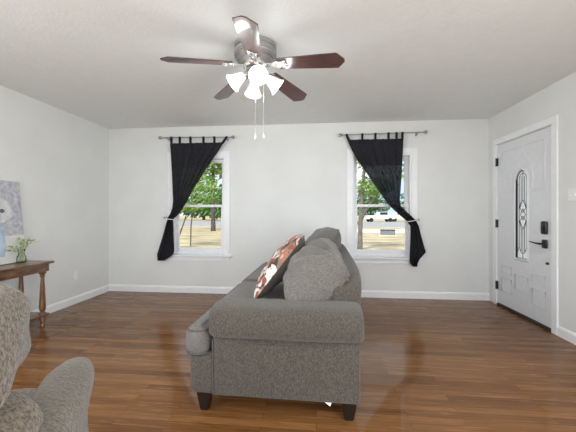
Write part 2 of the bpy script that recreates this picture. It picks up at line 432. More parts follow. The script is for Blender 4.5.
# windows: casing, stool, apron, two sashes with panes
for k, (x0, x1) in enumerate(WX):
    w = thing('window_%d' % (k+1), ((x0+x1)/2, YB, WZ0), 'white double-hung window behind the %s black curtain' % ('left' if k == 0 else 'right'), 'window')
    w['kind'] = 'structure'
    hw = (x1-x0)/2; hz = WZ1-WZ0; cw = .077
    bm = bmesh.new()
    add_box(bm, (-hw-cw, -.018, 0), (-hw+.004, 0, hz-.004), .002); add_box(bm, (hw-.004, -.018, 0), (hw+cw, 0, hz-.004), .002)
    add_box(bm, (-hw-cw, -.018, hz-.004), (hw+cw, 0, hz+cw), .002)
    obj('casing', bm, M['trim'], w)
    bm = bmesh.new()
    add_box(bm, (-hw+.0005, .0005, .012), (-hw+.022, .14, hz-.022)); add_box(bm, (hw-.022, .0005, .012), (hw-.0005, .14, hz-.022)); add_box(bm, (-hw+.0005, .0005, hz-.022), (hw-.0005, .14, hz-.0005)); add_box(bm, (-hw+.0005, .0205, 0.0005), (hw-.0005, .14, .012))
    obj('jamb', bm, M['trim'], w)
    obj('sill', box((-hw-cw-.035, -.055, -.022), (hw+cw+.035, .02, 0), .006), M['trim'], w)
    obj('apron', box((-hw-cw, -.015, -.085), (hw+cw, 0, -.022), .003), M['trim'], w)
    for nm, za, zb, yy in (('sash', .012, .735, .045), ('sash', .700, hz-.022, .085)):
        a, b = -hw+.022, hw-.022; st = .048
        bm = bmesh.new()
        add_box(bm, (a, yy, za), (a+st, yy+.035, zb), .003); add_box(bm, (b-st, yy, za), (b, yy+.035, zb), .003)
        bot = .085 if za < .1 else .036; top = .036 if za < .1 else .05
        add_box(bm, (a+st, yy, za), (b-st, yy+.035, za+bot), .003); add_box(bm, (a+st, yy, zb-top), (b-st, yy+.035, zb), .003)
        s = obj(nm, bm, M['sashw'], w)
        obj('glass_pane', box((a+st-.006, yy+.015, za+bot-.006), (b-st+.006, yy+.021, zb-top+.006)), M['pane'], s)
    obj('latch', box((-.03, .03, .735), (.03, .07, .752), .004), M['sashw'], w)

# front door
d = thing('door_1', (XR, DY0, 0), 'white front door with an arched leaded glass panel in the right wall', 'door'); d['kind'] = 'structure'
W = DY1-DY0
bm = bmesh.new(); cw = .066
add_box(bm, (-.016, -cw, 0), (0, .004, DZ-.004), .002); add_box(bm, (-.016, W-.004, 0), (0, W+cw, DZ-.004), .002); add_box(bm, (-.016, -cw, DZ-.004), (0, W+cw, DZ+cw), .003)
obj('casing', bm, M['trim'], d)
bm = bmesh.new()
add_box(bm, (.0005, .0005, .0005), (.15, .012, DZ-.010)); add_box(bm, (.0005, W-.012, .0005), (.15, W-.0005, DZ-.010)); add_box(bm, (.0005, .0005, DZ-.010), (.15, W-.0005, DZ-.0005))
obj('jamb', bm, M['trim'], d)
obj('threshold', box((-.012, .012, 0), (.14, W-.012, .026), .004), M['shoe'], d)
# slab around an arched opening
gy0, gy1, gz0, gz1 = 3.585-DY0, 3.785-DY0, .655, 1.66
gc = (gy0+gy1)/2; gr = (gy1-gy0)/2
sy0, sy1, sz0, sz1 = .016, W-.016, .034, DZ-.016
arch = [(gc+gr*math.cos(R(q)), gz1-gr+gr*math.sin(R(q))) for q in range(0, 181, 15)]
bm = bmesh.new()
for xx0, xx1 in ((.004, .048),):
    add_box(bm, (xx0, sy0, sz0), (xx1, gy0, sz1)); add_box(bm, (xx0, gy1, sz0), (xx1, sy1, sz1)); add_box(bm, (xx0, gy0, sz0), (xx1, gy1, gz0))
    top = [(gy0, sz1), (gy1, sz1)]
    for xx in (xx0, xx1):
        f0 = [bm.verts.new((xx, y, z)) for y, z in arch]
        t0 = [bm.verts.new((xx, y, sz1)) for y, z in arch]
        for i in range(len(arch)-1): bm.faces.new((f0[i], f0[i+1], t0[i+1], t0[i]))
slab = obj('door_slab', bm, M['door'], d)
def bead(pts, r=.006): return tube([(.003, y, z) for y, z in pts], r, 6, True)
ring = arch + [(gy0, gz0), (gy1, gz0)]
big = [(gc+(gr+.022)*math.cos(R(q)), gz1-gr+(gr+.022)*math.sin(R(q))) for q in range(0, 181, 12)] + [(gy0-.022, gz0-.022), (gy1+.022, gz0-.022)]
bm = bmesh.new()
n = len(ring)
o2 = [(gc+(gr+.028)*math.cos(R(q)), gz1-gr+(gr+.028)*math.sin(R(q))) for q in range(0, 181, 15)] + [(gy0-.028, gz0-.028), (gy1+.028, gz0-.028)]
vi = [bm.verts.new((-.004, y, z)) for y, z in ring]; vo = [bm.verts.new((-.010, y, z)) for y, z in inset_poly(ring, -.008)]; v3 = [bm.verts.new((.004, y, z)) for y, z in o2]; v4 = [bm.verts.new((.03, y, z)) for y, z in ring]
for A, B in ((v4, vi), (vi, vo), (vo, v3)):
    for i in range(n): bm.faces.new((A[i], A[(i+1) % n], B[(i+1) % n], B[i]))
obj('glass_frame', bm, M['door'], d, 40)
bm = bmesh.new(); a = [bm.verts.new((.022, y, z)) for y, z in ring]; b_ = [bm.verts.new((.028, y, z)) for y, z in ring]
bm.faces.new(a); bm.faces.new(b_[::-1])
for i in range(n): bm.faces.new((a[i], a[(i+1) % n], b_[(i+1) % n], b_[i]))
g = obj('leaded_glass', bm, M['frost'], d)
bm = bmesh.new()
def came(pts, r=.0032, closed=False): add_tube(bm, [(.019, gc+y*gr, gz0+z) for y, z in pts], r, 5, closed)
hgt = gz1-gz0; ah = gr/ hgt
inner = [(.62*math.cos(R(q)), hgt-gr+.62*gr*math.sin(R(q))) for q in range(0, 181, 15)] + [(-.62, .30*hgt), (-.62, .13), (-.3, .07), (0, .055), (.3, .07), (.62, .13)]
came(inner, closed=True)
edge = [(.96*math.cos(R(q)), hgt-gr+.96*gr*math.sin(R(q))) for q in range(0, 181, 15)] + [(-.96, .008), (.96, .008)]
came(edge, .0045, True)
mz = .50*hgt
for s in (1, -1):
    came([(s*.28, .08), (s*.28, mz-.16), (s*.62, mz-.06), (s*.62, mz+.06), (s*.28, mz+.16), (s*.28, hgt-.07)])
    came([(0, mz-.17), (s*.5, mz-.075), (0, mz-.02)]); came([(0, mz+.17), (s*.5, mz+.075), (0, mz+.02)])
    came([(0, mz-.065), (s*.42, mz), (0, mz+.065)]); came([(s*.62, .13), (s*.95, .06)]); came([(s*.62, hgt-.16), (s*.95, hgt-.16)])
came([(0, .01), (0, .055)]); came([(0, mz+.17), (0, hgt-.005)]); came([(0, mz-.17), (0, .055)])
obj('came_lines', bm, M['came'], g)
# raised panel mouldings
def mould(pts, closed=True):
    p = [(.002, y, z) for y, z in pts]
    return tube(p, .0055, 6, closed)
def rect(y0, y1, z0, z1): return [(y0, z0), (y1, z0), (y1, z1), (y0, z1)]
for ya, yb in ((.10, .295), (.64, .835)):
    for za, zb in ((.20, .37), (.43, .52)):
        obj('panel_moulding', mould(rect(ya, yb, za, zb)), M['door'], d, 60)
obj('panel_moulding', mould(rect(.36, .58, .29, .46)), M['door'], d, 60)
for s in (-1, 1):   # quarter panels curving over the arch
    ys = gc+s*.185; yo = gc+s*.36
    pts = [(yo, 1.42), (ys, 1.42), (ys, 1.55)]
    pts += [(gc+s*(.185*math.cos(R(q))), 1.60+.20*math.sin(R(q))) for q in (10, 25, 40, 55, 70)]
    pts += [(gc+s*.05, 1.93), (yo, 1.93)]
    obj('panel_moulding', mould(pts), M['door'], d, 60)
for z in (1.822, 1.039, .254):
    bm = box((-.014, W-.030, z-.05), (.003, W+.004, z+.05), .003); add_tube(bm, [(-.016, W-.012, z-.052), (-.016, W-.012, z+.052)], .008, 8)
    obj('hinge', bm, M['black'], d)
ky = 3.316-DY0
lk = obj('deadbolt', box((-.028, ky-.038, .958), (.004, ky+.038, 1.092), .018, 4), M['black'], d, 50)
obj('thumb_turn', box((-.050, ky-.02, .992), (-.026, ky-.008, 1.034), .004), M['black'], lk)
bm = box((-.02, ky-.033, .815), (.004, ky+.033, .905), .016, 4)
lv = obj('handle_plate', bm, M['black'], d, 50)
obj('lever', tube([(-.018, ky, .862), (-.055, ky, .862), (-.060, ky+.02, .863), (-.058, ky+.08, .866), (-.055, ky+.15, .872)], [.012, .011, .010, .008, .006], 10), M['black'], lv, 60)
obj('door_bumper', lathe([(0, -.018), (.011, -.018), (.014, -.008), (.014, 0)], (.004, 3.285-DY0, .667), 14, Matrix.Rotation(R(90), 3, 'Y')), M['black'], d, 40)

# outlet and switch
t = thing('wall_outlet', (XL, 3.676, .357), 'white electrical outlet low on the left wall past the console table', 'outlet')
obj('cover_plate', box((0, -.036, -.058), (.006, .036, .058), .003), M['plate'], t)
for z in (-.021, .021): obj('receptacle', box((.005, -.017, z-.014), (.009, .017, z+.014), .004), M['trim'], t)
t = thing('light_switch', (XR, 2.975, 1.338), 'white light switch on the right wall beside the front door', 'light switch')
obj('cover_plate', box((-.006, -.06, -.058), (0, .06, .058), .003), M['plate'], t)
for y in (-.024, .024): obj('toggle', box((-.016, y-.006, -.011), (-.004, y+.006, .011), .002), M['trim'], t)

# ------------------------------------------------------------------ ceiling fan
FX, FY = -.46, 2.28
fan = thing('ceiling_fan', (FX, FY, H), 'five-blade cherry wood ceiling fan with four lit white glass shades', 'ceiling fan')
obj('motor_housing', lathe([(.150, 0), (.158, -.006), (.158, -.030), (.150, -.036), (.150, -.042), (.160, -.047), (.163, -.062), (.158, -.092), (.150, -.098), (.140, -.112), (.115, -.126), (.085, -.132), (0, -.132)], n=48), M['pewter'], fan, 35)
obj('blade_hub', lathe([(.088, -.130), (.092, -.137), (.092, -.162), (.080, -.172), (0, -.172)], n=36), M['silver'], fan, 35)
obj('light_kit_body', lathe([(.040, -.170), (.045, -.175), (.070, -.182), (.078, -.200), (.074, -.228), (.055, -.250), (.030, -.264), (.014, -.270), (.012, -.282), (0, -.285)], n=32), M['pewter'], fan, 40)
zb = -.140
def blade_iron_bm():
    bm = bmesh.new()
    add_prism(bm, [(.07, -.022), (.13, -.016), (.155, -.03), (.185, -.040), (.205, -.028), (.245, -.044), (.25, -.03), (.236, -.012), (.255, 0), (.236, .012), (.25, .03), (.245, .044), (.205, .028), (.185, .040), (.155, .03), (.13, .016), (.07, .022)], -.013, -.006, .002, 1)
    for x, y in ((.22, -.026), (.22, .026), (.165, 0)): add_lathe(bm, [(0, -.019), (.006, -.017), (.007, -.013)], (x, y, 0), 10)
    return bm
def blade_bm():
    bm = bmesh.new()
    # widening board with a clipped, shallow-pointed end
    pts = [(.185, -.056), (.56, -.073), (.624, -.074), (.672, -.014), (.672, .014), (.624, .074), (.56, .073), (.185, .056), (.175, .03), (.175, -.03)]
    add_prism(bm, pts, -.005, .003, .0018, 1)
    return bm
for k in range(5):
    a = R(-84+72*k)
    mx = Matrix.Rotation(a, 4, 'Z') @ Matrix.Translation((0, 0, zb)) @ Matrix.Rotation(R(5.5), 4, 'Y') @ Matrix.Rotation(R(-13), 4, 'X')
    bl = obj('blade', blade_bm(), M['blade'], fan); bl.matrix_local = mx
    ir = obj('blade_iron', blade_iron_bm(), M['silver'], bl)
# lamps
def shade_bm(n=28):
    prof = [(.022, 0), (.030, .006), (.036, .025), (.046, .06), (.056, .088), (.066, .106), (.070, .112)]
    bm = bmesh.new()
    rings = [[bm.verts.new((r*math.cos(2*PI*i/n), r*math.sin(2*PI*i/n), z)) for i in range(n)] for r, z in prof + [(r-.004, z) for r, z in prof[::-1]]]
    for A, B in zip(rings, rings[1:]):
        for i in range(n): bm.faces.new((A[i], A[(i+1) % n], B[(i+1) % n], B[i]))
    return bm
LAMPS = []
for k in range(4):
    a = R(-72+90*k)
    out = Vector((math.cos(a), math.sin(a), 0))
    dirn = (out*.80 + Vector((0, 0, -.62))).normalized()
    p0 = Vector((0, 0, -.212)) + out*.062
    q = dirn.to_track_quat('Z', 'Y').to_matrix().to_4x4()
    arm = obj('lamp_socket', lathe([(.012, -.02), (.014, .005), (.024, .012), (.027, .04), (.024, .046), (0, .046)], n=18), M['silver'], fan, 40)
    arm.matrix_local = Matrix.Translation(p0) @ q
    sh = obj('glass_shade', shade_bm(), M['shade'], fan, 40); sh.matrix_local = Matrix.Translation(p0 + dirn*.03) @ q
    obj('bulb', lathe([(0, .030), (.010, .032), (.016, .045), (.022, .062), (.024, .075), (.020, .088), (.010, .096), (0, .098)], n=16), M['bulb'], sh, 60)
    LAMPS.append((Vector((FX, FY, H)) + p0 + dirn*.150, dirn))
for p, dirn_ in LAMPS:
    light('lamp_glow', 'POINT', p, 2.4, shadow_soft_size=.07, color=(.95, .98, 1))
for x, l in ((.004, .675), (.066, .672)):
    ch = obj('pull_chain', tube([(x, -.03, -.262 if x < .05 else -.235), (x, -.03, -l)], .0016, 6), M['silver'], fan)
    obj('chain_pull', lathe([(0, -l-.040), (.007, -l-.036), (.009, -l-.022), (.005, -l-.006), (.003, -l+.002), (0, -l+.002)], (x, -.03, 0), 12), M['cord'], ch, 50)

# ------------------------------------------------------------------ curtains, rods, tiebacks
YC = 4.25
def curtain(name, label, tabs, rodz, up, down, phase, dirn):
    t = thing(name, ((up[0][1]+up[0][2])/2, YC, 0), label, 'curtain', group='black tie-back curtains')
    ox = t.location.x
    def sheet(rows, cols, amp, nf, sub=5):
        bm = bmesh.new(); grid = []
        full = []
        for (z0, a0, b0), (z1, a1, b1) in zip(rows, rows[1:]):
            for s in range(sub): f = s/sub; full.append((z0+(z1-z0)*f, a0+(a1-a0)*f, b0+(b1-b0)*f))
        full.append(rows[-1]); wmax = max(b-a for _, a, b in full)
        for z, a, b in full:
            w = (b-a)/wmax
            A = amp*(.25+.75*(1-w))
            g = []
            for i in range(cols+1):
                u = i/cols
                y = A*math.sin(2*PI*nf*u+phase) + A*.5*math.sin(2*PI*nf*1.7*u+phase*2+z*2) + .004*noise.noise(Vector((u*6, z*3, phase)))
                g.append(bm.verts.new((a+(b-a)*u-ox, y, z)))
            grid.append(g)
        for A_, B_ in zip(grid, grid[1:]):
            for i in range(cols): bm.faces.new((A_[i], A_[i+1], B_[i+1], B_[i]))
        return bm
    pn = obj('panel', sheet(up, 90, .030, 7), M['cloth'], t, 180)
    tl = obj('tail', sheet(down, 60, .020, 4), M['cloth2'], t, 180)
    for o_ in (pn, tl):
        sd = o_.modifiers.new('thickness', 'SOLIDIFY'); sd.thickness = .0015
    # doubled hem band across the top, a little behind the face of the panel
    za, zb_ = up[0][0], up[0][0]-.36
    def at(z):
        for (z0, a0, b0), (z1, a1, b1) in zip(up, up[1:]):
            if z1 <= z <= z0:
                f = (z0-z)/(z0-z1); return a0+(a1-a0)*f, b0+(b1-b0)*f
    hb = [(z,)+at(z) for z in (za-.001, za-.1, za-.2, za-.3, zb_)]
    h = obj('header_band', sheet(hb, 60, .012, 7), M['cloth2'], t, 180); h.location.y = .012
    for x in tabs:
        x, xb = x if isinstance(x, tuple) else (x, x)
        bm = bmesh.new(); top = rodz(x)
        w = .014
        prof = [(-.006, za-.02), (-.015, top), (-.010, top+.011), (0, top+.014), (.010, top+.011), (.015, top), (.008, za-.02)]
        bot = (0, len(prof)-1)
        L = [bm.verts.new(((xb if i in bot else x)-ox-w*(1.6 if i in bot and xb != x else 1), y, z)) for i, (y, z) in enumerate(prof)]; Q = [bm.verts.new(((xb if i in bot else x)-ox+w*(1.6 if i in bot and xb != x else 1), y, z)) for i, (y, z) in enumerate(prof)]
        for i in range(len(prof)-1): bm.faces.new((L[i], L[i+1], Q[i+1], Q[i]))
        o_ = obj('tab_loop', bm, M['cloth2'], t); sd = o_.modifiers.new('thickness', 'SOLIDIFY'); sd.thickness = .002
    return t
UL = [(2.182, -2.117, -1.321), (2.087, -2.108, -1.38), (1.942, -2.099, -1.483), (1.767, -2.09, -1.601), (1.608, -2.082, -1.705), (1.506, -2.078, -1.779), (1.361, -2.072, -1.854), (1.245, -2.078, -1.929), (1.158, -2.109, -1.989), (1.085, -2.155, -2.079)]
DL = [(1.085, -2.155, -2.079), (0.998, -2.185, -2.072), (0.838, -2.231, -2.067), (0.692, -2.276, -2.057), (0.619, -2.299, -2.054), (0.575, -2.315, -2.072), (0.531, -2.315, -2.125), (0.48, -2.315, -2.208)]
UR = [(2.179, 0.425, 1.173), (2.037, 0.486, 1.168), (1.899, 0.56, 1.162), (1.761, 0.661, 1.155), (1.623, 0.748, 1.147), (1.486, 0.841, 1.138), (1.349, 0.934, 1.128), (1.268, 0.994, 1.139), (1.173, 1.093, 1.231), (1.070, 1.210, 1.338)]
DR = [(1.070, 1.210, 1.338), (0.997, 1.263, 1.374), (0.863, 1.263, 1.406), (0.728, 1.257, 1.441), (0.647, 1.254, 1.465), (0.606, 1.253, 1.432), (0.552, 1.253, 1.387), (0.498, 1.254, 1.361), (0.452, 1.296, 1.348)]
zl = lambda x: 2.262+(x+1.726)*-.016
zr = lambda x: 2.254+(x-.895)*.013
curtain('curtain', 'sheer black tab-top curtain over the left window, swept to the left', [-2.095, -1.969, -1.809, -1.616, -1.455, (-1.275, -1.345)], zl, UL, DL, .4, -1)
curtain('curtain', 'sheer black tab-top curtain over the right window, swept to the right', [(.412, .452), .625, .799, .974, 1.08, 1.157], zr, UR, DR, 1.9, 1)
for nm, x0, x1, zf, lab in (('left', -2.235, -1.215, zl, 'brushed metal curtain rod above the left window'), ('right', .358, 1.430, zr, 'brushed metal curtain rod above the right window')):
    xm = (x0+x1)/2
    t = thing('curtain_rod', (xm, YC, zf(xm)), lab, 'curtain rod', group='curtain rods')
    obj('pole', tube([(x0-xm, 0, zf(x0)-zf(xm)), (x1-xm, 0, zf(x1)-zf(xm))], .0075, 12), M['rod'], t, 60)
    for s, x in ((-1, x0), (1, x1)):
        f = obj('finial', lathe([(0, -.004), (.008, -.003), (.009, .004), (.013, .010), (.022, .020), (.026, .032), (.022, .045), (.012, .054), (0, .057)], (0, 0, 0), 16), M['rod'], t, 60)
        f.matrix_local = Matrix.Translation((x-xm, 0, zf(x)-zf(xm))) @ Matrix.Rotation(s*PI/2, 4, 'Y')
        xb = x-s*.07-xm; zz = zf(x-s*.07)-zf(xm)
        bm = box((xb-.012, YB-YC-.006, zz-.035), (xb+.012, YB-YC-.001, zz+.025), .002)
        add_tube(bm, [(xb, YB-YC-.004, zz-.018), (xb, .01, zz-.018), (xb, -.006, zz-.012)], .005, 8)
        obj('bracket', bm, M['rod'], t)
for s, cx, cz, hx, hz, lab in ((-1, -2.117, 1.085, -2.211, 1.106, 'white cord tieback holding the left black curtain to a wall hook'), (1, 1.276, 1.066, 1.377, 1.084, 'white cord tieback holding the right black curtain to a wall hook')):
    t = thing('curtain_tieback', (hx, YB, hz), lab, 'tieback', group='curtain tiebacks')
    bm = bmesh.new(); wd = .062 if s > 0 else .045
    # the loop dips around the gathered cloth and comes back to the hook
    pts = []
    for i in range(28):
        a = 2*PI*i/28
        pts.append((cx-hx-s*.004+wd*math.cos(a), YC-YB+.045*math.sin(a), cz-hz+s*.16*wd*math.cos(a)))
    add_tube(bm, pts, .0055, 8, True)
    add_tube(bm, [(cx-hx+s*wd, YC-YB, cz-hz+.005), (0, -.045, .008)], .005, 8)
    obj('cord_loop', bm, M['cord'], t, 60)
    obj('wall_hook', lathe([(.014, 0), (.014, -.006), (.005, -.010), (.005, -.050), (.013, -.056), (.015, -.064), (.010, -.071), (0, -.073)], (0, -.001, 0), 14, Matrix.Rotation(R(-90), 3, 'X')), M['rod'], t, 40)

# ------------------------------------------------------------------ sofa
sf = thing('sofa', (-.227, 2.92, 0), 'grey chenille three-seat sofa with rolled arms facing the left wall', 'sofa', R(-1.2))
S0 = Vector((-.25, 2.92, 0))
def sp(x, y, z): return (x-S0.x, y-S0.y, z)
X0, X1, YN, YF = -.745, .245, 1.725, 4.105
bm = bmesh.new()
def wbox(bm, x0, x1, y0, y1, z0, z1, bv=.012, sg=3): return add_box(bm, sp(x0, y0, z0), sp(x1, y1, z1), bv, sg)
wbox(bm, X0, -.52, YN+.003, YF-.003, .112, .345, .02)
wbox(bm, -.56, X1-.06, YN+.02, YF-.02, .112, .335)
obj('base', bm, M['sofa'], sf, 40)
for yy, s in ((YN, 1), (YF, -1)):
    ya, yb = sorted((yy, yy+s*.22))
    bm = bmesh.new(); wbox(bm, -.603, X1, ya, yb, .109, .47, .014)
    arm = obj('arm', bm, M['sofa'], sf, 40)
    def fn(w, p):
        # flatten the underside, soften and slightly sag the middle of the top
        w.z *= 1 if w.z > 0 else .92
        w.z += .006*noise.noise(Vector((w.x*3, w.y*4, 1.3)))
        return w
    rl = obj('rolled_top', blob(sp((-.617+.262)/2, yy+s*.095, .537), (.4395, .153, .104), (3.0, 14), 18, fn), M['sofa'], arm, 180)
    yq = yy-s*.012
    bm = tube([sp(-.600, yq+s*.02, .436), sp(-.3, yq, .433), sp(.0, yq, .433), sp(.24, yq+s*.02, .436)], .0035, 6)
    obj('seam', bm, M['sofa'], arm, 60)
    obj('front_seam', tube([sp(-.602, yy-s*.002, .116), sp(-.602, yy-s*.002, .44)], .004, 6), M['pipe'], arm, 60)
# back
bm = blob(sp(.155, (YN+YF)/2+.02, .45), (.105, (YF-YN)/2-.14, .33), 9, 22, lambda w, p: Vector((w.x+.07*w.z+.012, w.y, w.z+(.035*(1-(abs(p.y))**6) if w.z > 0 else 0))))
obj('back_frame', bm, M['sofa'], sf, 180)
# two T-shaped seat cushions with welting
ym = 2.94
def seat(poly):
    poly = [(x-S0.x, y-S0.y) for x, y in poly]; poly = round_poly(poly, .068, 6)
    s = obj('seat_cushion', soft_slab(poly, .338, .500, .04, .012), M['cush'], sf, 180)
    for z, dd in ((.485, .013), (.352, .010)):
        obj('welt', tube([(x, y, z) for x, y in inset_poly(poly, dd-.004)], .0055, 6, True), M['pipe'], s, 180)
seat([(-.775, YN-.02), (-.632, YN-.02), (-.632, YN+.245), (.04, YN+.245), (.04, ym-.004), (-.775, ym-.004)])
seat([(-.775, ym+.004), (.04, ym+.004), (.04, YF-.245), (-.632, YF-.245), (-.632, YF+.015), (-.775, YF+.015)])
# loose back cushions
obj('back_cushion', pillow(sp(-.175, 1.85, .605), sp(-.17, 2.80, .54), sp(.165, 1.88, .875), sp(.15, 2.72, .905), .43, 40, 34, .06, .30, .018, seed=3, crease=.032), M['cush'], sf, 180)
obj('back_cushion', pillow(sp(-.16, 2.80, .60), sp(-.12, 3.82, .54), sp(.185, 2.78, 1.03), sp(.18, 3.80, .99), .36, 34, 26, .07, .50, .016, seed=8), M['cush'], sf, 180)
for x, y in ((-.665, YN+.055), (.185, YN+.055), (-.665, YF-.055), (.185, YF-.055)):
    bm = bmesh.new()
    bot = .026; top = .043
    lo = [bm.verts.new(sp(x+a*bot, y+b*bot, 0)) for a, b in ((-1, -1), (1, -1), (1, 1), (-1, 1))]; hi = [bm.verts.new(sp(x+a*top, y+b*top, .118)) for a, b in ((-1, -1), (1, -1), (1, 1), (-1, 1))]
    bm.faces.new(lo[::-1]); bm.faces.new(hi)
    for i in range(4): bm.faces.new((lo[i], lo[(i+1) % 4], hi[(i+1) % 4], hi[i]))
    bmesh.ops.bevel(bm, geom=bm.edges[:], offset=.005, segments=2, affect='EDGES')
    obj('leg', bm, M['leg'], sf, 40)
bm = bmesh.new()
vv = [bm.verts.new(sp(*p)) for p in ((.045, YN+.01, .113), (.088, YN+.012, .113), (.078, YN+.002, .094))]
bm.faces.new(vv); tg = obj('loose_lining', bm, M['white'], sf); tg['label'] = 'torn white lining corner'; sd = tg.modifiers.new('thickness', 'SOLIDIFY'); sd.thickness = .002

# printed throw pillow
tp = thing('throw_pillow', (-.28, 2.45, .52), 'square rust and white leaf-print throw pillow leaning on the grey sofa', 'throw pillow')
def tpp(x, y, z): return (x+.28, y-2.45, z-.52)
cs = (tpp(-.455, 2.18, .535), tpp(-.475, 2.70, .535), tpp(-.085, 2.25, 1.01), tpp(-.125, 2.76, .99))
obj('printed_front', pillow(*cs, .18, 24, 20, .05, .42, .012, half=-1, seed=2), M['print_'], tp, 180)
obj('plain_back', pillow(*cs, .18, 24, 20, .05, .42, .012, half=1, seed=5), M['taupe'], tp, 180)

# ------------------------------------------------------------------ recliner, seen from behind
rc = thing('recliner', (-1.04, .583, 0), 'beige boucle recliner armchair with its back to the camera', 'armchair', R(30))
obj('base', blob((0, .12, .20), (.40, .40, .17), 8, 10), M['boucle_d'], rc, 180)
obj('seat_cushion', blob((0, .17, .42), (.275, .36, .085), 5, 12), M['boucle'], rc, 180)
obj('footrest', blob((0, .50, .24), (.28, .05, .17), 6, 10), M['boucle'], rc, 180)
def rock(rx): return Matrix.Rotation(R(rx), 3, 'X')
lumpy = lambda amp, k, sd: (lambda w, p: w + Vector((p.x, p.y, p.z))*amp*noise.noise(Vector((w.x*k+sd, w.y*k, w.z*k))))
lb = obj('lower_back', blob((.0, -.10, .548), (.375, .155, .190), 4, 18, lumpy(.02, 7, 2), rock(8)), M['boucle'], rc, 180)
obj('headrest', blob((-.010, -.10, .890), (.335, .160, .124), 9, 20, lambda w, p: lumpy(.022, 8, 5)(Vector((w.x*(1-.16*max(0, p.z)**3), w.y*(1-.3*max(0, p.z)**3), w.z)), p), rock(10)), M['boucle'], rc, 180)
for s in (-1, 1):
    bm = blob((s*.36, .10, .28), (.048, .27, .26), 6, 10)
    a = obj('arm', bm, M['boucle_d'], rc, 180)
    obj('arm_pad', blob((s*.36, .10, .568), (.078, .32, .085), 2.5, 16, lumpy(.008, 9, s)), M['boucle_d'], a, 180)
for x in (-.3, .3):
    for y in (-.18, .42): obj('foot', lathe([(.028, 0), (.03, .01), (.024, .045), (.024, .06)], (x, y, 0), 14), M['leg'], rc, 40)

# ------------------------------------------------------------------ console table and what stands on it
ct = thing('console_table', (-2.915, 2.36, 0), 'walnut console table with turned legs and a lower shelf against the left wall', 'table')
L2 = .62
obj('tabletop', box((-.185, -L2, .652), (.180, L2-.02, .676), .007, 3), M['walnut'], ct, 40)
bm = bmesh.new()
add_box(bm, (-.165, -L2+.03, .575), (.155, L2-.06, .652), .003)
obj('apron', bm, M['walnut'], ct, 40)
obj('lower_shelf', box((-.155, -L2+.055, .118), (.155, L2-.055, .142), .004), M['walnut'], ct, 40)
lp = [(.016, 0), (.020, .006), (.023, .020), (.018, .034), (.013, .044), (.022, .052), (.026, .065), (.022, .078), (.031, .084), (.031, .150), (.024, .156), (.017, .166), (.024, .176), (.028, .19), (.029, .22), (.026, .30), (.021, .42), (.016, .50), (.015, .515), (.022, .522), (.023, .532), (.017, .54), (.026, .548), (.031, .553), (.031, .60)]
for x in (-.12, .118):
    for y in (-L2+.085, L2-.10):
        obj('leg', lathe(lp, (x, y, 0), 20), M['walnut_v'], ct, 50)

# floral canvas leaning on the wall
art = thing('painting', (-3.00, 2.405, .676), 'grey floral canvas leaning on the left wall, standing on the console table', 'painting')
lean = math.atan2(.085, .82)
art.rotation_euler = (0, -lean, 0)
def paint(name, c, c2, scale=8):
    return mat(name, c, .8, c2, scale=scale, detail=8, bump=.4, bscale=45, lo=.3, hi=.7)
obj('canvas', box((-.022, -.50, .002), (0, .50, .825), .003), [paint('lavender_grey_paint', (.36, .36, .41), (.66, .66, .70), 26)], art)
obj('painted_table', box((-.001, -.495, .004), (.0015, .497, .275)), paint('cream_paint', (.66, .65, .60), (.76, .755, .72), 6), art)
bm = bmesh.new()
vp = [(-.06, 0), (.06, 0), (.085, .08), (.075, .2), (.045, .28), (.06, .325), (-.06, .325), (-.045, .28), (-.075, .2), (-.085, .08)]
f = [bm.verts.new((.0025, y+.22, z+.075)) for y, z in vp]; bm.faces.new(f)
o = obj('painted_vase', bm, paint('blue_paint', (.33, .47, .66), (.62, .71, .82), 9), art); m_ = o.modifiers.new('thickness', 'SOLIDIFY'); m_.thickness = .002
pm = paint('white_paint', (.56, .56, .58), (.78, .78, .78), 16); dm = paint('slate_paint', (.10, .11, .13), (.2, .2, .22))
for fy, fz, fr, nm in ((.295, .52, .13, 12), (.08, .60, .14, 12), (-.12, .46, .13, 12), (-.25, .64, .12, 12)):
    bm = bmesh.new()
    for k in range(nm):
        a = 2*PI*k/nm+random.uniform(-.1, .1); rr = fr*random.uniform(.8, 1.05); dx = Vector((0, math.cos(a), math.sin(a))); dy = Vector((0, -math.sin(a), math.cos(a)))
        c = Vector((.002+.0003*(k % 3), fy, fz)); w = fr*.27
        pts = [c+dx*rr*.16-dy*w*.3, c+dx*rr*.55-dy*w*.9, c+dx*rr*.9-dy*w*.7, c+dx*rr, c+dx*rr*.9+dy*w*.7, c+dx*rr*.55+dy*w*.9, c+dx*rr*.16+dy*w*.3]
        bm.faces.new([bm.verts.new(p) for p in pts])
    fl = obj('painted_flower', bm, pm, art)
    bm = bmesh.new(); bm.faces.new([bm.verts.new((.0035, fy+.024*math.cos(2*PI*i/14), fz+.020*math.sin(2*PI*i/14))) for i in range(14)])
    obj('flower_centre', bm, dm, fl)

vs = thing('glass_vase', (-2.965, 2.815, .676), 'small clear glass vase of greenery on the console table', 'vase')
vprof = [(.0, .004), (.030, .004), (.036, .010), (.038, .03), (.034, .055), (.025, .075), (.020, .090), (.021, .105), (.029, .128), (.032, .133)]
bm = bmesh.new(); add_lathe(bm, [(0, 0)] + [(r+.003, z-.004 if z <= .01 else z) for r, z in vprof[1:]] + [(r, z) for r, z in vprof[::-1]], n=24)
obj('glass_body', bm, M['vglass'], vs, 60)
sg = thing('leafy_sprigs', (-2.965, 2.815, .684), 'loose green sprigs standing in the small glass vase', 'sprigs')
rnd = random.Random(4)
sprigs = [(-.012, .05, .21, 1), (.0, -.02, .23, 1), (.05, .03, .22, 1), (.0, -.10, .16, 1), (.02, -.16, .13, 1), (.03, .09, .20, 1), (.04, .02, .18, 1), (.06, -.06, .19, 1)]
st = bmesh.new(); lf = bmesh.new(); pt = bmesh.new()
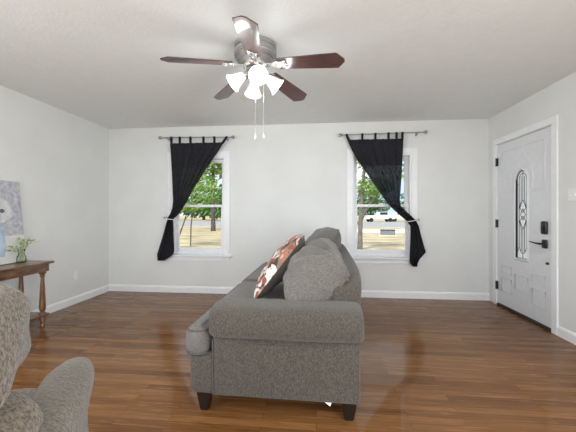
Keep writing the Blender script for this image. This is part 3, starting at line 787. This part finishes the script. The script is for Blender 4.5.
def leafquad(bm, p, dirn, ln, w):
    dirn = dirn.normalized(); side = dirn.cross(Vector((rnd.uniform(-1, 1), rnd.uniform(-1, 1), rnd.uniform(-1, 1)))).normalized()
    up = dirn.cross(side)*.15*ln
    bm.faces.new([bm.verts.new(q) for q in (p, p+dirn*ln*.5+side*w+up, p+dirn*ln, p+dirn*ln*.5-side*w+up)])
for x, y, z, _ in sprigs:
    pts = [Vector((x*-.12, y*-.12, .004)), Vector((x*.08, y*.08, .09)), Vector((x*.45, y*.45, .09+(z-.09)*.65)), Vector((x, y, z))]
    add_tube(st, pts, [.0022, .002, .0016, .001], 5)
    for k in range(16):
        f = rnd.uniform(.25, 1); p = pts[2].lerp(pts[3], f) if f > .4 else pts[1].lerp(pts[2], f/.4)
        leafquad(lf, p, Vector((x*2+rnd.uniform(-.2, .2), y*2+rnd.uniform(-.2, .2), rnd.uniform(-.05, .25))), rnd.uniform(.022, .042), rnd.uniform(.004, .008))
for k in range(26):
    x, y = rnd.uniform(-.012, .012), rnd.uniform(-.012, .012)
    leafquad(lf, Vector((x, y, rnd.uniform(.01, .08))), Vector((rnd.uniform(-.4, .4), rnd.uniform(-.4, .4), 1)), .03, .006)
add_tube(st, [(0, .01, .10), (.012, .06, .165), (.02, .12, .185), (.02, .19, .188)], [.002, .0018, .0014, .001], 5)
obj('stems', st, M['stem'], sg)
obj('leaves', lf, M['leaf'], sg)
for x, y, z in ((.03, .03, .15), (-.01, .0, .165), (.045, .05, .19)):
    bm = bmesh.new()
    for k in range(7):
        a = 2*PI*k/7; leafquad(bm, Vector((x, y, z)), Vector((math.cos(a), math.sin(a)*.9, .6)), .018, .006)
    obj('blossom', bm, M['petal'], sg)

# thin floor-wood rectangle with a dark far strip, beside the console table
fp = thing('floor_panel', (-2.68, 2.68, 0), 'thin wood rectangle on the floor with a dark far edge beside the console table leg', 'floor panel')
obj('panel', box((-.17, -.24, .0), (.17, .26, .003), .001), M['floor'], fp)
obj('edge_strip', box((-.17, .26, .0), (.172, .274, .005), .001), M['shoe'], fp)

# ------------------------------------------------------------------ the yard outside
GZ = -.45
struct(obj('ground', box((-90, -25, GZ-.2), (110, 140, GZ)), M['grass']), 'dry tan lawn outside the windows')
struct(obj('road', box((-90, 37, GZ), (110, 52, GZ+.02)), M['road']), 'grey street beyond the lawn')
struct(obj('path', box((-4, 25.5, GZ), (40, 30.5, GZ+.03)), M['concrete']), 'pale concrete driveway on the lawn outside the right window')
def tree(name, loc, h, r, lean, crown, label, group, bark, fol, n=1500, leaf=.16, branches=(), seed=1):
    t = thing(name, (loc[0], loc[1], GZ), label, 'tree', group=group)
    rd = random.Random(seed)
    pts = [(lean[0]*f*f*h, lean[1]*f*h, h*f-.05) for f in (0, .15, .35, .6, .8, 1)]
    bm = tube(pts, [r*1.25, r, r*.92, r*.8, r*.6, r*.35], 10)
    tk = obj('trunk', bm, bark, t, 60)
    for b in branches:
        obj('branch', tube(b[0], b[1], 7), bark, tk, 60)
    bm = bmesh.new()
    for i in range(n):
        cx, cy, cz, sx, sy, sz = rd.choice(crown)
        while True:
            q = Vector((rd.uniform(-1, 1), rd.uniform(-1, 1), rd.uniform(-1, 1)))
            if q.length <= 1: break
        p = Vector((cx+q.x*sx, cy+q.y*sy, cz+q.z*sz))
        u = Vector((rd.uniform(-1, 1), rd.uniform(-1, 1), rd.uniform(-1, 1))).normalized(); v = u.orthogonal().normalized(); w = u.cross(v)
        s = leaf*rd.uniform(.6, 1.3)
        bm.faces.new([bm.verts.new(p+v*s), bm.verts.new(p+w*s*.5), bm.verts.new(p-v*s), bm.verts.new(p-w*s*.5)])
    obj('foliage', bm, fol, t)
    return t
# seen through the left window
tree('shade_tree', (-9.15, 26.4), 9, .19, (.0, 0), [(0, 0, 7.5, 3.5, 3, 2.6), (-2, 0, 5.4, 3, 2, 1.6), (1.9, -1, 6.2, 2, 2, 1.4)], 'tall dark-trunked tree on the lawn outside the left window', 'trees outside the windows', M['bark'], M['fol'], 2600, .22, seed=3)
tree('young_tree', (-6.55, 13.9), 3.2, .045, (.10, 0), [(.2, 0, 3.7, 1.3, 1.2, 1.1), (1.1, .3, 2.7, .9, .9, .7), (-.4, 0, 2.3, .6, .6, .5), (.5, 0, 1.9, .7, .5, .25)], 'slender leaning tree nearest the left window', 'trees outside the windows', M['bark'], M['fol'], 1700, .085,
     [([(.03, 0, .4), (.25, .1, 1.1), (.5, .1, 1.9), (.9, .2, 2.7)], [.035, .03, .022, .01]), ([(.32, .1, 1.3), (.62, .1, 1.62), (.85, .15, 2.0)], [.02, .015, .008]), ([(.45, .45, -.05), (.47, .45, 1.0), (.62, .45, 2.1), (.7, .45, 2.8)], [.03, .028, .02, .01])], seed=5)
# seen through the right window
tree('yard_tree', (1.87, 13.4), 4.2, .10, (.06, 0), [(-.3, 0, 4.3, 1.3, 1.3, 1.0), (1.3, .4, 3.6, 1.3, 1.1, .8), (.6, .2, 2.75, .9, .8, .45)], 'grey-trunked tree forking low outside the right window', 'trees outside the windows', M['bark_l'], M['fol'], 1700, .085,
     [([(.03, 0, 1.3), (.35, .1, 1.9), (.8, .1, 2.5), (1.4, .2, 3.2)], [.075, .06, .045, .02]), ([(.02, 0, 1.1), (-.2, 0, 1.25), (-.32, 0, 1.3)], [.07, .06, .05])], seed=9)
far = [(-34, 62, 9), (-25, 66, 10), (-17, 60, 9), (-10, 70, 11), (5, 92, 10), (17, 98, 12), (29, 92, 10), (41, 97, 11), (-6, 96, 11), (-45, 66, 10)]
lab = ['broad green tree beyond the street, %s' % q for q in ('far left through the left window', 'left of the dark trunk in the left window', 'behind the dark trunk in the left window', 'right of the dark trunk in the left window', 'left behind the white vehicles', 'above the white pickup', 'above the white van', 'right behind the white vehicles', 'hidden between the two windows', 'outermost at the left')]
for i, (x, y, h) in enumerate(far):
    tree('street_tree', (x, y), h*.6, .3, (0, 0), [(0, 0, h*.52, 5.2, 3, h*.36), (1.5, 0, h*.30, 4.6, 2, h*.24), (-2, 0, h*.28, 4, 2, h*.24)], lab[i], 'trees beyond the street', M['bark'], M['fol_d'], 1000, .62, seed=20+i)
def vehicle(name, loc, rz, ln, label, van, cat):
    t = thing(name, loc, label, cat, rz, 'white vehicles parked beyond the street')
    h = ln/2
    if van: prof = [(-h, .45), (-h, 1.9), (-h+.2, 2.05), (h-1.5, 2.05), (h-.7, 1.25), (h, 1.1), (h, .45)]
    else: prof = [(-h, .5), (-h, 1.15), (-.4, 1.15), (-.2, 1.75), (1.1, 1.8), (1.7, 1.2), (h, 1.1), (h, .5)]
    bm = bmesh.new()
    A = [bm.verts.new((x, -.9, z)) for x, z in prof]; B = [bm.verts.new((x, .9, z)) for x, z in prof]
    bm.faces.new(A); bm.faces.new(B[::-1])
    for i in range(len(prof)): bm.faces.new((A[i], A[(i+1) % len(prof)], B[(i+1) % len(prof)], B[i]))
    obj('body', bm, M['van'], t)
    a, b = ((h-2.4, h-1.35) if van else (-.15, 1.2))
    for s in (-1, 1): obj('side_window', box((a, s*.9-.015, 1.25), (b, s*.9+.015, 1.7 if not van else 1.85), .01), M['cglass'], t)
    for x in (-h+.9, h-.9):
        for s in (-1, 1): obj('wheel', lathe([(.2, -.1), (.36, -.1), (.36, .1), (.2, .1)], (x, s*.82, .36), 16, Matrix.Rotation(PI/2, 3, 'X')), M['tyre'], t)
vehicle('pickup_truck', (11.2, 56, GZ), R(8), 5.2, 'white pickup truck parked left of the white van across the street', False, 'truck')
vehicle('delivery_van', (15.9, 58, GZ), R(176), 5.0, 'white van parked right of the white pickup across the street', True, 'van')
ub = thing('utility_box', (5.05, 22.3, GZ), 'low grey metal utility box on the lawn outside the right window', 'utility box', R(-6))
obj('cabinet', box((-.48, -.3, 0), (.48, .3, .36), .02), M['box'], ub)
obj('lid', box((-.5, -.32, .36), (.5, .32, .43), .015), M['box_top'], ub)
obj('pad', box((-.6, -.4, 0), (.6, .4, .04)), M['concrete'], ub)
